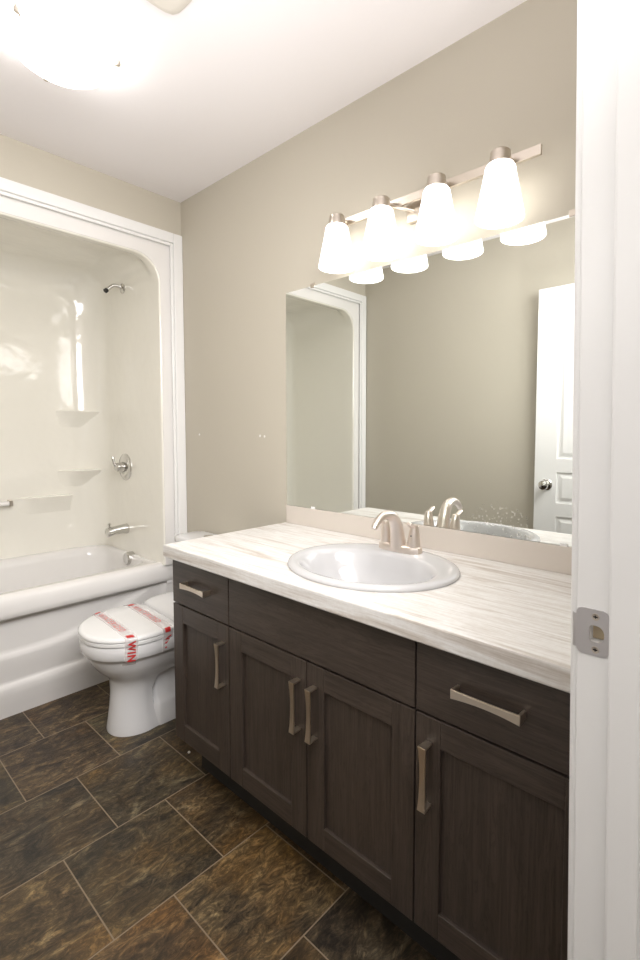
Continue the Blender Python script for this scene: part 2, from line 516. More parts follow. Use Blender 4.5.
# strike plate with a D shaped hole
def strike():
    bm = bmesh.new()
    n = 48
    y0, y1, z0, z1 = SY-0.0185, SY+0.0195, SZ-0.0275, SZ+0.0305
    rc = 0.007
    def outer(a):
        # rounded rectangle by ray
        c, s = math.cos(a), math.sin(a)
        hw, hh = (y1-y0)/2, (z1-z0)/2
        p = 7
        k = (abs(c/hw)**p+abs(s/hh)**p)**(-1/p)
        return Vector((0, (y0+y1)/2+c*k, (z0+z1)/2+s*k))
    def inner(a):
        c, s = math.cos(a), math.sin(a)
        # flat side towards the room (+y), round towards the stop
        hw, hh = 0.0085, 0.0105
        p = 6 if c > 0 else 2.0
        k = (abs(c/hw)**p+abs(s/hh)**p)**(-1/p)
        return Vector((0, SY-0.0045+c*k, SZ+s*k))
    rings = []
    X0, X1 = JX-0.0016, JX-0.0001
    A = [2*math.pi*i/n for i in range(n)]
    ro = [outer(a) for a in A]; ri = [inner(a) for a in A]
    rings = [[Vector((X0, p.y, p.z)) for p in ri], [Vector((X0, p.y, p.z)) for p in ro], [Vector((X1, p.y, p.z)) for p in ro], [Vector((X1, p.y, p.z)) for p in ri]]
    loft(bm, rings+[rings[0]], False, False)
    # curved lip beyond the jamb edge
    lp = []
    for i in range(7):
        t = i/6
        lp.append((JX-0.0010+0.007*t*t, y1-0.001+0.0065*math.sin(t*math.pi/2)))
    rr = []
    for x, y in lp:
        h = 0.021
        rr.append([Vector((x-0.0008, y, SZ-h)), Vector((x-0.0008, y, SZ+h)), Vector((x+0.0008, y, SZ+h)), Vector((x+0.0008, y, SZ-h))])
    loft(bm, rr)
    o = obj('strike_plate', bm, M['steel'], jamb, True)
    o['label'] = 'satin steel latch plate with rounded corners'
    for dz in (0.0215, -0.0195):
        b2 = bmesh.new()
        lathe(b2, [(0.0001, -0.0016), (0.0015, -0.0016), (0.0042, -0.0022), (0.0045, -0.0016), (0.0045, -0.0005)], (JX, SY-0.003, SZ+dz), 'x', 16)
        s = obj('screw', b2, M['nickel'], o, True)
        b2 = bmesh.new()
        box(b2, JX-0.0023, JX-0.0015, SY-0.003-0.0026, SY-0.003+0.0026, SZ+dz-0.0007, SZ+dz+0.0007)
        box(b2, JX-0.0023, JX-0.0015, SY-0.003-0.0005, SY-0.003+0.0005, SZ+dz-0.002, SZ+dz+0.002)
        obj('screw_slot', b2, M['dark'], o)
strike()
# the door frame is a little out of plumb
for o in bpy.data.objects:
    if o.type == 'MESH' and (o.name.split('.')[0] in ('wall_front', 'trim_2', 'trim_3', 'trim_4', 'door_stop', 'latch_pocket', 'strike_plate', 'screw', 'screw_slot')):
        for v in o.data.vertices: v.co.y += 0.017*(v.co.z-1.01)-0.003

# open door leaf standing along the left wall (seen in the mirror)
door = bpy.data.objects.new('door_1', None); C.objects.link(door)
door['kind'] = 'structure'; door['label'] = 'white moulded panel door standing open, seen in the mirror'
DX0, DX1, DY0, DY1, DZ1 = -1.534, -1.500, 0.235, 1.072, 2.08
door.location = (DX0, DY0, 0)
bm = bmesh.new()
box(bm, DX0, DX1-0.006, DY0, DY1, 0.012, DZ1, 0.001)
st = 0.125
cols = [(DY0+st, (DY0+DY1)/2-0.05), ((DY0+DY1)/2+0.05, DY1-st)]
rows = [(0.20, 0.775), (0.855, 1.03), (1.11, 1.97)]
ysp = [DY0, cols[0][0], cols[0][1], cols[1][0], cols[1][1], DY1]
for a, b_ in ((ysp[0], ysp[1]), (ysp[2], ysp[3]), (ysp[4], ysp[5])):
    box(bm, DX1-0.007, DX1, a, b_, 0.012, DZ1, 0.0012)
zs = [0.012, 0.20, 0.775, 0.855, 1.03, 1.11, 1.97, DZ1]
for a, b_ in ((zs[0], zs[1]), (zs[2], zs[3]), (zs[4], zs[5]), (zs[6], zs[7])):
    for c in cols: box(bm, DX1-0.007, DX1, c[0]-0.001, c[1]+0.001, a, b_, 0.0012)
for c in cols:
    for r in rows:
        g, gx = 0.012, 0.030
        ring = lambda d, x: [Vector((x, c[0]+d, r[0]+d)), Vector((x, c[1]-d, r[0]+d)), Vector((x, c[1]-d, r[1]-d)), Vector((x, c[0]+d, r[1]-d))]
        loft(bm, [ring(g, DX1-0.0065), ring(gx, DX1-0.0015), ring(gx+0.001, DX1-0.001)], False, True)
obj('leaf', bm, M['trim'], door)
bm = bmesh.new()
lathe(bm, [(0.033, 0), (0.033, 0.003), (0.028, 0.008), (0.012, 0.012), (0.011, 0.03), (0.022, 0.038), (0.0275, 0.05), (0.025, 0.062), (0.012, 0.068), (0.0005, 0.069)], (DX1, DY1-0.07, 0.957), 'x', 28)
k = obj('door_knob', bm, M['chrome'], door, True); k['label'] = 'polished round knob'
for z in (0.25, 1.05, 1.85):
    bm = bmesh.new(); tube(bm, [(DX0+0.017, DY0-0.005, z-0.045), (DX0+0.017, DY0-0.005, z+0.045)], 0.006, 10)
    obj('hinge', bm, M['nickel'], door, True)

# ================================================================== TUB AND SURROUND
XL, XR = -1.43, -0.125       # inner faces of the surround ends
YO, YI = 2.418, 3.20         # opening plane, back face
ZT = 2.15
tubu = thing('bathtub', 'white alcove bathtub with a curved apron and joined glossy cream shower walls', 'bathtub', (-0.775, 2.8, 0))
# --- surround shell: lofted arch
def arch(x0, x1, z0, z1, r, y, nz=16, nc=12, nt=20):
    P = []
    for i in range(nz): P.append((x0, z0+(z1-r-z0)*i/nz))
    for i in range(nc):
        a = math.pi/2*i/nc
        P.append((x0+r-r*math.cos(a), z1-r+r*math.sin(a)))
    for i in range(nt): P.append((x0+r+(x1-x0-2*r)*i/nt, z1))
    for i in range(nc):
        a = math.pi/2*i/nc
        P.append((x1-r+r*math.sin(a), z1-r+r*math.cos(a)))
    for i in range(nz+1): P.append((x1, z1-r-(z1-r-z0)*i/nz))
    return [Vector((p[0], y, p[1])) for p in P]
rings = []
r0 = 0.125
# rounded lip at the opening, then a dome that steps up inside, then round corners to the back
for i in range(7):
    a = math.pi/2*i/6
    ins = -0.008*(1-math.sin(a))
    rings.append(arch(XL+ins, XR-ins, 0.55, ZT-ins, r0-ins, YO+0.008*(1-math.cos(a))))
rings.append(arch(XL, XR, 0.55, ZT, r0, YO+0.04))
for i in range(1, 7):
    t = i/6; s = t*t*(3-2*t)
    rings.append(arch(XL, XR, 0.55, ZT+0.055*s, r0+0.03*s, YO+0.04+0.09*t))
rc = 0.16
y1 = YI-rc
for i in range(6): rings.append(arch(XL, XR, 0.55, ZT+0.055, r0+0.03, YO+0.13+(y1-YO-0.13)*(i+1)/6))
for i in range(1, 13):
    a = math.pi/2*i/12
    ins = rc*(1-math.cos(a))
    rings.append(arch(XL+ins, XR-ins, 0.55, ZT+0.055-ins*1.15, r0+0.03, y1+rc*math.sin(a)))
bm = bmesh.new()
loft(bm, rings, False, True, closed=False)
obj('shower_wall', bm, M['fiberglass'], tubu, True, angle=60)
# --- flat front flange between lip and casing
bm = bmesh.new()
inner = rings[0]
FX0, FX1, FZ1 = -1.500, -0.056, 2.236
outer = []
for v in inner:
    x, z = v.x, v.z
    if abs(v.x-inner[0].x) < 1e-6 and z < 2.0: outer.append(Vector((FX0, YO-0.016+0.012, z)))
    elif abs(v.x-inner[-1].x) < 1e-6 and z < 2.0: outer.append(Vector((FX1, YO-0.004, z)))
    else:
        cx_, cz_ = (FX0+FX1)/2, 1.5
        dx, dz = x-cx_, z-cz_
        k = min(((FX1 if dx > 0 else FX0)-cx_)/dx if abs(dx) > 1e-6 else 9, (FZ1-cz_)/dz)
        outer.append(Vector((cx_+dx*k, YO-0.004, cz_+dz*k)))
inn = [Vector((v.x, YO-0.004, v.z)) for v in inner]
loft(bm, [[Vector((v.x, YO+0.03, v.z)) for v in outer], outer, inn, [Vector((v.x, YO+0.001, v.z)) for v in inner]], False, False, closed=False)
fl = obj('flange', bm, M['acrylic'], tubu, True, angle=40); fl['label'] = 'flat white front frame of the shower walls'
# thin bead between flange and casing
# --- moulded corner shelves
def ledge(z, x0, x1, yb, d, h=0.02):
    bm = bmesh.new()
    n = 12
    top, bot, low = [], [], []
    P = [(x0, yb)]
    for i in range(n+1):
        t = i/n
        P.append((x0+(x1-x0)*t, yb-0.002-d*(lambda q: q*q*(3-2*q))(min(1, t/0.55))))
    P.append((x1, yb))
    loft(bm, [[Vector((x, yb-(yb-y)*0.12, z-0.10)) for x, y in P], [Vector((x, yb-(yb-y)*0.45, z-0.05)) for x, y in P], [Vector((x, yb-(yb-y)*0.9, z-0.016)) for x, y in P], [Vector((x, y, z-0.004)) for x, y in P],
              [Vector((x, y+0.005 if y < yb else y, z)) for x, y in P]], True, True)
    return bm
for z, xa, xb, d in ((1.385, -0.38, XR-0.03, 0.075), (1.03, -0.38, XR-0.03, 0.085), (0.885, -0.62, -0.31, 0.05)):
    obj('moulded_shelf', ledge(z, xa, xb, YI+0.004, d), M['fiberglass'], tubu, True)

# --- tub
ZR = 0.55
def rr(x0, x1, y0, y1, r, z, n=10):
    P = []
    for cx_, cy_, a0 in ((x1-r, y0+r, -90), (x1-r, y1-r, 0), (x0+r, y1-r, 90), (x0+r, y0+r, 180)):
        for i in range(n+1):
            a = math.radians(a0+90*i/n)
            P.append(Vector((cx_+r*math.cos(a), cy_+r*math.sin(a), z)))
    return P
bm = bmesh.new()
loft(bm, [rr(XL-0.01, XR+0.01, YO+0.03, YI+0.01, 0.02, ZR+0.002), rr(XL+0.03, XR-0.02, YO+0.092, YI-0.055, 0.12, ZR+0.006), rr(XL+0.05, XR-0.026, YO+0.105, YI-0.07, 0.12, ZR-0.004),
          rr(XL+0.07, XR-0.03, YO+0.115, YI-0.08, 0.13, ZR-0.04), rr(XL+0.13, XR-0.045, YO+0.125, YI-0.09, 0.14, ZR-0.15),
          rr(XL+0.22, XR-0.07, YO+0.14, YI-0.11, 0.15, 0.20), rr(XL+0.30, XR-0.12, YO+0.19, YI-0.16, 0.15, 0.15), rr(XL+0.5, XR-0.4, YO+0.3, YI-0.3, 0.08, 0.145)], False, True)
ob = obj('basin', bm, M['acrylic'], tubu, True, angle=60)
# apron: profile swept along x
bm = bmesh.new()
NX = 90
def sm(a, b, t):
    t = max(0, min(1, (t-a)/(b-a))); return t*t*(3-2*t)
rings = []
XA0, XA1 = -1.495, -0.072
for i in range(NX+1):
    x = XA0+(XA1-XA0)*i/NX
    u = (x+0.78)
    ac = 0.285+0.45*u*u
    e = sm(-0.10, -0.125, x) if x > -0.5 else sm(-1.47, -1.445, x)   # 1 inside the recessed panel
    P = [(2.515, ZR+0.002), (2.475, ZR+0.010), (2.452, ZR+0.009), (2.438, ZR+0.002), (2.430, ZR-0.012), (2.427, ZR-0.035), (2.427, ZR-0.065), (2.430, ZR-0.086), (2.437, ZR-0.093)]
    pan = 2.437+(2.486-2.437)*e
    P += [(pan-0.004, ZR-0.104)]
    nzz = 26
    for k in range(nzz+1):
        z = ZR-0.108-(ZR-0.108-0.155)*k/nzz
        y = pan+0.012*(ZR-0.108-z)/0.3
        y += -0.016*sm(ac+0.012, ac-0.012, z)*e
        y += 0.016*sm(ac-0.005, 0.12, z)*e
        P.append((y, z))
    yb_ = P[-1][0]
    P += [(yb_-0.004, 0.150), (2.484 if e > 0.5 else yb_-0.01, 0.142), (2.480, 0.128), (2.482, 0.10), (2.492, 0.05), (2.500, 0.0)]
    rings.append([Vector((x, y, z)) for y, z in P])
loft(bm, rings, False, False, closed=False)
ob = obj('apron', bm, M['acrylic'], tubu, True, angle=50); ob['label'] = 'white front apron with a sweeping curve'
# end fillers beside apron, down to the floor
for xa, xb in ((-0.072, -0.004), (-1.555, -1.495)):
    bm = bmesh.new(); box(bm, xa, xb, 2.420, 2.50, 0, ZR, 0.002)
    obj('side_return', bm, M['acrylic'], tubu)

# fixtures on the end wall
XE = XR
YV = 2.845
t = thing('shower_outlet', 'short bent chrome shower pipe without a head, high on the shower end wall', 'shower pipe', (XE, YV-0.02, 2.075))
bm = bmesh.new(); lathe(bm, [(0.030, 0), (0.030, -0.004), (0.022, -0.009), (0.012, -0.012)], (XE, YV-0.02, 2.075), 'x', 24); obj('flange', bm, M['chrome'], t, True)
bm = bmesh.new(); pth = smooth_path([(XE, YV-0.02, 2.075), (XE-0.035, YV-0.02, 2.082), (XE-0.062, YV-0.02, 2.074), (XE-0.092, YV-0.02, 2.045)], 6); tube(bm, pth, 0.0095, 14); obj('pipe', bm, M['chrome'], t, True)
bm = bmesh.new(); d = Vector((-0.045, 0, -0.042)).normalized(); e_ = Vector((XE-0.092, YV-0.02, 2.045)); tube(bm, [e_-d*0.004, e_+d*0.012], 0.012, 14); obj('nozzle', bm, M['dark'], t, True)

t = thing('shower_valve', 'round chrome mixing valve with an upright lever on the shower end wall', 'shower valve', (XE, YV, 1.055))
bm = bmesh.new(); lathe(bm, [(0.078, 0), (0.078, -0.004), (0.070, -0.010), (0.045, -0.014), (0.030, -0.016)], (XE, YV, 1.055), 'x', 40); obj('cover_plate', bm, M['chrome'], t, True)
bm = bmesh.new(); lathe(bm, [(0.030, -0.014), (0.028, -0.035), (0.024, -0.055), (0.014, -0.062), (0.001, -0.063)], (XE, YV, 1.055), 'x', 28)
tube(bm, smooth_path([(XE-0.045, YV, 1.055), (XE-0.062, YV+0.002, 1.068), (XE-0.070, YV+0.004, 1.095), (XE-0.071, YV+0.005, 1.118)], 5), [0.011, 0.010, 0.010, 0.009, 0.009, 0.009, 0.008, 0.008, 0.008, 0.008, 0.008, 0.008, 0.008, 0.008, 0.007, 0.006], 12)
obj('handle', bm, M['chrome'], t, True)

t = thing('tub_spout', 'chrome tub spout with a lift knob under the shower valve', 'spout', (XE, YV, 0.693))
bm = bmesh.new()
pts = [(XE, 0.030, 0.0), (XE-0.004, 0.031, 0.0), (XE-0.03, 0.027, 0.001), (XE-0.07, 0.026, -0.002), (XE-0.100, 0.029, -0.006), (XE-0.115, 0.028, -0.008), (XE-0.119, 0.022, -0.009)]
loft(bm, [[Vector((x, YV+r*math.cos(2*math.pi*k/24), 0.693+dz+r*0.95*math.sin(2*math.pi*k/24))) for k in range(24)] for x, r, dz in pts])
obj('body', bm, M['chrome'], t, True)
bm = bmesh.new(); lathe(bm, [(0.005, 0), (0.005, 0.014), (0.009, 0.016), (0.009, 0.022), (0.004, 0.025)], (XE-0.102, YV, 0.693+0.018), 'z', 14); obj('diverter_knob', bm, M['chrome'], t, True)

t = thing('overflow_plate', 'oval chrome overflow cover at the tub end under the spout', 'overflow cover', (XE-0.045, YV-0.02, 0.50))
bm = bmesh.new(); lathe(bm, [(0.037, 0.03), (0.037, -0.006), (0.030, -0.012), (0.020, -0.010), (0.001, -0.010)], (XE-0.034, 2.775, 0.532), 'x', 28); obj('cover', bm, M['chrome'], t, True)

t = thing('grab_bar', 'short white grab bar with chrome ends on the shower back wall', 'grab bar', (-0.85, YI-0.03, 0.865))
bm = bmesh.new(); tube(bm, [(-1.05, YI-0.045, 0.865), (-0.635, YI-0.045, 0.865)], 0.013, 16); obj('bar', bm, M['acrylic'], t, True)
for x in (-1.05, -0.625):
    bm = bmesh.new(); box(bm, x-0.007, x+0.007, YI-0.060, YI+0.002, 0.849, 0.881, 0.003); obj('bracket', bm, M['nickel'], t)

# ================================================================== VANITY
XD = -0.5425          # door face
YV0, YV1 = 0.193, 1.580
van = thing('vanity_cabinet', 'dark stained oak vanity cabinet with shaker doors and two drawers', 'cabinet', (-0.27, 0.89, 0))
bm = bmesh.new()
XC = XD+0.0225
box(bm, XC, -0.002, YV1-0.018, YV1-0.001, 0.172, 0.826, 0)        # end panels
box(bm, XC, -0.002, YV0, YV0+0.018, 0.172, 0.826, 0)
box(bm, XC, -0.002, YV0+0.018, YV1-0.018, 0.172, 0.190, 0)
box(bm, -0.012, -0.002, YV0+0.018, YV1-0.018, 0.19, 0.60, 0)
box(bm, XC, XC+0.018, YV0+0.018, YV1-0.018, 0.19, 0.826, 0)     # face frame
obj('carcass', bm, M['wood_v'], van)
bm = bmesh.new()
box(bm, -0.440, -0.002, YV0, YV1-0.003, 0.0, 0.172, 0)  # near-black: dark stain plus the shade under the cabinet, put into the colour
o = obj('toe_kick', bm, M['dark'], van); o['label'] = 'dark toe kick with the recess shade in its colour'

def pull(parent, y, z, vertical=True):
    """flat nickel bow-tie pull, length along local z"""
    L, D_ = 0.070, 0.030
    bm = bmesh.new()
    # bar: wide and thick at the ends, thin in the middle
    n = 14
    rings = []
    for i in range(n+1):
        t = -1+2*i/n
        hw = 0.0068+0.0030*abs(t)**2.0
        xo = -D_+0.0035*(1-t*t)
        th = 0.0042+0.0008*abs(t)
        rings.append([(xo, -hw, t*L), (xo, hw, t*L), (xo+th, hw, t*L), (xo+th, -hw, t*L)])
    def tr(p):
        x, a, b = p
        return Vector((XD+x, y+a, z+b)) if vertical else Vector((XD+x, y+b, z+a))
    loft(bm, [[tr(p) for p in r] for r in rings])
    for s in (-1, 1):
        q = [(-D_+0.002, -0.0098, s*L), (-D_+0.002, 0.0098, s*L), (0.0, 0.0080, s*L), (0.0, -0.0080, s*L)]
        loft(bm, [[tr(p) for p in q], [tr((p[0], p[1], p[2]-s*0.0055)) for p in q]])
    bmesh.ops.recalc_face_normals(bm, faces=bm.faces)
    es = [e for e in bm.edges if len(e.link_faces) == 2 and e.calc_face_angle(0) > 0.9]
    bmesh.ops.bevel(bm, geom=es, offset=0.0007, segments=2, affect='EDGES')
    return obj('handle', bm, M['pull'], parent, True, angle=40)

def shaker(y0, y1, z0, z1, label, hy):
    bm = bmesh.new()
    s = 0.060
    T = 0.020
    box(bm, XD, XD+T, y0, y0+s, z0, z1, 0.0014, mi=0)
    box(bm, XD, XD+T, y1-s, y1, z0, z1, 0.0014, mi=0)
    box(bm, XD+0.0002, XD+T, y0+s, y1-s, z1-s, z1, 0.0012, mi=1)
    box(bm, XD+0.0002, XD+T, y0+s, y1-s, z0, z0+s, 0.0012, mi=1)
    d = obj('door', bm, [M['wood_v'], M['wood_h']], van)
    if label: d['label'] = label
    bm = bmesh.new()
    box(bm, XD+0.010, XD+T-0.003, y0+s-0.004, y1-s+0.004, z0+s-0.004, z1-s+0.004, 0, mi=0)
    obj('door_panel', bm, M['wood_v'], d)
    pull(d, hy, 0.535)
G = 0.0022
shaker(1.249+G, YV1, 0.173, 0.6585, None, 1.278)
shaker(0.905+G, 1.249-G, 0.173, 0.6585, None, 0.934)
shaker(0.567+G, 0.905-G, 0.173, 0.6585, None, 0.873)
shaker(YV0+0.003, 0.567-G, 0.173, 0.6585, None, 0.532)
def drawer(y0, y1, nm, hy):
    bm = bmesh.new()
    box(bm, XD, XD+0.020, y0, y1, 0.6640, 0.8215, 0.0014)
    d = obj(nm, bm, M['wood_h'], van)
    if hy: pull(d, hy, 0.745, False)
drawer(1.249+G, YV1, 'drawer', 1.415)
drawer(0.567+G, 1.249-G, 'false_front', None)
drawer(YV0+0.003, 0.567-G, 'drawer', 0.397)

# countertop with an oval cut-out
SXC, SYC, SB, SA = -0.305, 0.880, 0.222, 0.265    # sink centre, half width in x, in y
bm = bmesh.new()
cx0, cx1, cy0, cy1, cz0, cz1 = -0.5725, -0.0005, 0.190, 1.588, 0.8266, 0.870
angs = [2*math.pi*i/96 for i in range(96)]
for px, py in ((cx0, cy0), (cx0, cy1), (cx1, cy0), (cx1, cy1)):
    angs.append(math.atan2(py-SYC, px-SXC) % (2*math.pi))
angs = sorted(angs)
def rect_pt(a, ins=0):
    c, s = math.cos(a), math.sin(a)
    k = 1e9
    if c > 1e-9: k = min(k, (cx1-SXC)/c)
    if c < -1e-9: k = min(k, (cx0+ins-SXC)/c)
    if s > 1e-9: k = min(k, (cy1-ins-SYC)/s)
    if s < -1e-9: k = min(k, (cy0-SYC)/s)
    return SXC+c*k, SYC+s*k
def el_pt(a, f=0.93):
    c, s = math.cos(a), math.sin(a)
    k = 1/math.sqrt((c/(SB*f))**2+(s/(SA*f))**2)
    return SXC+c*k, SYC+s*k
R = lambda fn, z: [Vector((*fn(a), z)) for a in angs]
ring0 = R(el_pt, cz0); ring1 = R(el_pt, cz1)
seq = [ring0, ring1, R(lambda a: rect_pt(a, 0.004), cz1), R(lambda a: rect_pt(a, 0.001), cz1-0.0015), R(rect_pt, cz1-0.005), R(rect_pt, cz0+0.003), R(lambda a: rect_pt(a, 0.002), cz0), ring0]
loft(bm, seq, False, False)
ct = tag(obj('countertop', bm, M['laminate'], None), 'long pale streaked laminate countertop on the dark vanity', 'countertop')
bm = bmesh.new(); box(bm, -0.012, -0.0005, 0.190, 1.577, 0.870, 0.946, 0.0015)
tag(obj('backsplash', bm, M['splash'], None), 'low pale beige backsplash strip under the wall mirror', 'backsplash')

# sink
snk = thing('sink', 'white oval drop-in basin set in the streaked countertop', 'sink', (SXC, SYC, 0.87))
bm = bmesh.new()
def ell(cx_, cy_, b_, a_, z, n=72):
    return [Vector((cx_+b_*math.sin(2*math.pi*i/n), cy_+a_*math.cos(2*math.pi*i/n), z)) for i in range(n)]
bx = SXC-0.030
loft(bm, [ell(SXC, SYC, SB-0.02, SA-0.02, 0.8705), ell(SXC, SYC, SB-0.002, SA-0.002, 0.8705), ell(SXC, SYC, SB, SA, 0.874), ell(SXC, SYC, SB-0.003, SA-0.003, 0.880), ell(SXC, SYC, SB-0.010, SA-0.010, 0.884),
          ell(SXC-0.004, SYC, SB-0.022, SA-0.022, 0.8845), ell(bx+0.004, SYC, 0.165, 0.222, 0.882), ell(bx, SYC, 0.158, 0.214, 0.878), ell(bx, SYC, 0.151, 0.205, 0.866), ell(bx, SYC, 0.142, 0.190, 0.83), ell(bx, SYC, 0.125, 0.165, 0.79),
          ell(bx, SYC, 0.095, 0.125, 0.755), ell(bx, SYC, 0.05, 0.06, 0.738), ell(bx, SYC, 0.021, 0.021, 0.734)], False, False)
# underside so the bowl has thickness
loft(bm, [ell(SXC, SYC, SB-0.02, SA-0.02, 0.8705), ell(bx, SYC, 0.158, 0.214, 0.858), ell(bx, SYC, 0.150, 0.198, 0.825), ell(bx, SYC, 0.132, 0.172, 0.782), ell(bx, SYC, 0.10, 0.13, 0.745), ell(bx, SYC, 0.021, 0.021, 0.724)], False, False)
obj('basin', bm, M['basin'], snk, True, angle=60)
bm = bmesh.new(); lathe(bm, [(0.022, 0.724), (0.022, 0.735), (0.018, 0.737), (0.013, 0.733), (0.013, 0.738), (0.001, 0.740)], (bx, SYC, 0), 'z', 24)
obj('drain', bm, M['chrome'], snk, True)

# faucet
FXC, FYC, FZ = -0.135, 0.895, 0.8845
fau = thing('faucet', 'satin nickel two-handle faucet with an arched spout behind the oval sink', 'faucet', (FXC, FYC, FZ))
bm = bmesh.new()
def stadium(hx, hy, z, n=40, p=3.0):
    P = []
    for i in range(n):
        a = 2*math.pi*i/n
        c, s = math.cos(a), math.sin(a)
        k = (abs(c/hx)**p+abs(s/hy)**p)**(-1/p)
        P.append(Vector((FXC+c*k, FYC+s*k, z)))
    return P
loft(bm, [stadium(0.027, 0.079, FZ-0.002), stadium(0.027, 0.079, FZ+0.010), stadium(0.025, 0.077, FZ+0.017), stadium(0.021, 0.073, FZ+0.020)])
obj('base', bm, M['faucet'], fau, True)
bm = bmesh.new()
# spout: wide blade at the foot, arching forward
pts = [(FXC-0.010, FYC, FZ+0.010), (FXC-0.014, FYC, FZ+0.045), (FXC-0.022, FYC, FZ+0.082), (FXC-0.042, FYC, FZ+0.112), (FXC-0.072, FYC, FZ+0.122), (FXC-0.102, FYC, FZ+0.116), (FXC-0.126, FYC, FZ+0.100), (FXC-0.136, FYC, FZ+0.088)]
pth = smooth_path(pts, 5)
n = len(pth)
rad = []
for i in range(n):
    t_ = i/(n-1)
    rad.append((0.017*(1-t_)**1.2+0.0095, 0.017*(1-t_)**1.3+0.0085))
tube(bm, pth, rad, 20)
obj('spout', bm, M['faucet'], fau, True)
for s in (-1, 1):
    bm = bmesh.new()
    yc_ = FYC+s*0.053
    loft(bm, [ell(FXC+dx, yc_+s*dy, rx, ry, FZ+z, 20) for dx, dy, rx, ry, z in ((0, 0, 0.021, 0.020, 0.014), (0, 0, 0.0205, 0.0195, 0.035), (0, 0.001, 0.0172, 0.0165, 0.060), (-0.001, 0.002, 0.0145, 0.014, 0.078), (-0.003, 0.002, 0.011, 0.011, 0.087), (-0.004, 0.002, 0.004, 0.004, 0.090))])
    tube(bm, smooth_path([(FXC+0.004, yc_+s*0.002, FZ+0.076), (FXC-0.012, yc_+s*0.003, FZ+0.084), (FXC-0.030, yc_+s*0.004, FZ+0.093), (FXC-0.038, yc_+s*0.005, FZ+0.097)], 4), [(0.009, 0.007)]*10+[(0.008, 0.006)]*2+[(0.005, 0.004)], 14)
    obj('handle', bm, M['faucet'], fau, True)
bm = bmesh.new(); lathe(bm, [(0.0022, 0), (0.0022, -0.0008)], (FXC-0.0185, FYC-0.054, FZ+0.055), 'x', 10); obj('set_screw', bm, M['dark'], fau)

# ================================================================== MIRROR
mir = thing('wall_mirror', 'large frameless rectangular mirror over the countertop', 'mirror', (0, 0.92, 0.947))
bm = bmesh.new(); box(bm, -0.0062, -0.0006, 0.27, 1.577, 0.9474, 1.843, 0)
g = obj('glass', bm, M['mirror'], mir)
for y in (1.418, 0.435):
    for z, s in ((1.843, 1), (0.9474, -1)):
        bm = bmesh.new()
        box(bm, -0.009, -0.0004, y-0.010, y+0.010, min(z, z+s*0.010), max(z, z+s*0.010), 0.001)
        box(bm, -0.0095, -0.0064, y-0.010, y+0.010, min(z-s*0.007, z+s*0.01), max(z-s*0.007, z+s*0.010), 0.001)
        obj('mirror_clip', bm, M['nickel' if s > 0 else 'seat'], mir)

# ================================================================== VANITY LIGHT
vl = thing('vanity_light', 'brushed nickel wall light bar with four lit frosted glass shades', 'wall light', (0, 0.91, 2.0))
bm = bmesh.new(); box(bm, -0.022, -0.0005, 0.91-0.05, 0.91+0.05, 1.955, 2.040, 0.006); obj('back_plate', bm, M['nickel'], vl, True)
bm = bmesh.new(); box(bm, -0.052, -0.042, 0.507, 1.313, 2.005, 2.032, 0.001); obj('bar', bm, M['nickel'], vl)
for s in (-1, 1):
    bm = bmesh.new()
    pth = smooth_path([(-0.018, 0.91+s*0.02, 1.99), (-0.045, 0.91+s*0.055, 2.0), (-0.050, 0.91+s*0.09, 2.016)], 6)
    tube(bm, pth, 0.006, 12)
    obj('arm', bm, M['nickel'], vl, True)
cup = None
YL = (1.210, 1.012, 0.803, 0.603)
for y in YL:
    if cup is None:
        bm = bmesh.new()
        X = -0.090
        lathe(bm, [(0.024, 2.030), (0.027, 2.027), (0.0275, 2.014), (0.029, 2.011), (0.029, 1.992), (0.027, 1.990)], (X, y, 0), 'z', 32)
        tube(bm, [(X+0.025, y, 2.022), (-0.050, y, 2.020)], 0.009, 12)
        cup = obj('socket_cup', bm, M['nickel'], vl, True, loc=(0, y-0.91, 0))
        bm = bmesh.new()
        prof = [(0.026, 1.996), (0.036, 1.993), (0.041, 1.984), (0.044, 1.965), (0.0650, 1.858), (0.0660, 1.850), (0.0650, 1.848), (0.0620, 1.850), (0.0600, 1.858), (0.040, 1.962), (0.034, 1.984), (0.024, 1.988)]
        lathe(bm, prof, (X, y, 0), 'z', 40, False, False)
        shd = obj('glass_shade', bm, M['shade'], vl, True, loc=(0, y-0.91, 0), angle=60)
    else:
        for src in (cup, shd):
            c = src.copy(); C.objects.link(c); c.location = (0, y-0.91, 0)

# ================================================================== CEILING FITTINGS
LC = (-0.815, 1.690)
cl = thing('ceiling_light', 'round lit frosted glass dome light held by small clips on the ceiling', 'ceiling light', (LC[0], LC[1], HC))
bm = bmesh.new(); lathe(bm, [(0.12, HC-0.0003), (0.12, HC-0.02), (0.11, HC-0.022)], (LC[0], LC[1], 0), 'z', 40); obj('base_plate', bm, M['seat'], cl, True)
bm = bmesh.new()
lathe(bm, [(0.145, HC-0.030), (0.150, HC-0.034), (0.146, HC-0.042), (0.132, HC-0.062), (0.106, HC-0.080), (0.08, HC-0.092), (0.04, HC-0.098), (0.001, HC-0.100)], (LC[0], LC[1], 0), 'z', 56, True, True)
obj('glass_dome', bm, M['dome'], cl, True, angle=60)
for k in range(3):
    a = math.radians(-32+120*k)
    bm = bmesh.new()
    c = Vector((math.cos(a), math.sin(a), 0)); o_ = Vector((LC[0], LC[1], 0))
    tube(bm, [o_+c*0.110+Vector((0, 0, HC-0.015)), o_+c*0.156+Vector((0, 0, HC-0.022)), o_+c*0.159+Vector((0, 0, HC-0.040)), o_+c*0.146+Vector((0, 0, HC-0.052))], 0.0035, 8)
    lathe(bm, [(0.007, HC-0.050), (0.009, HC-0.044), (0.007, HC-0.034)], o_+c*0.158, 'z', 12)
    obj('clip', bm, M['nickel'], cl, True)

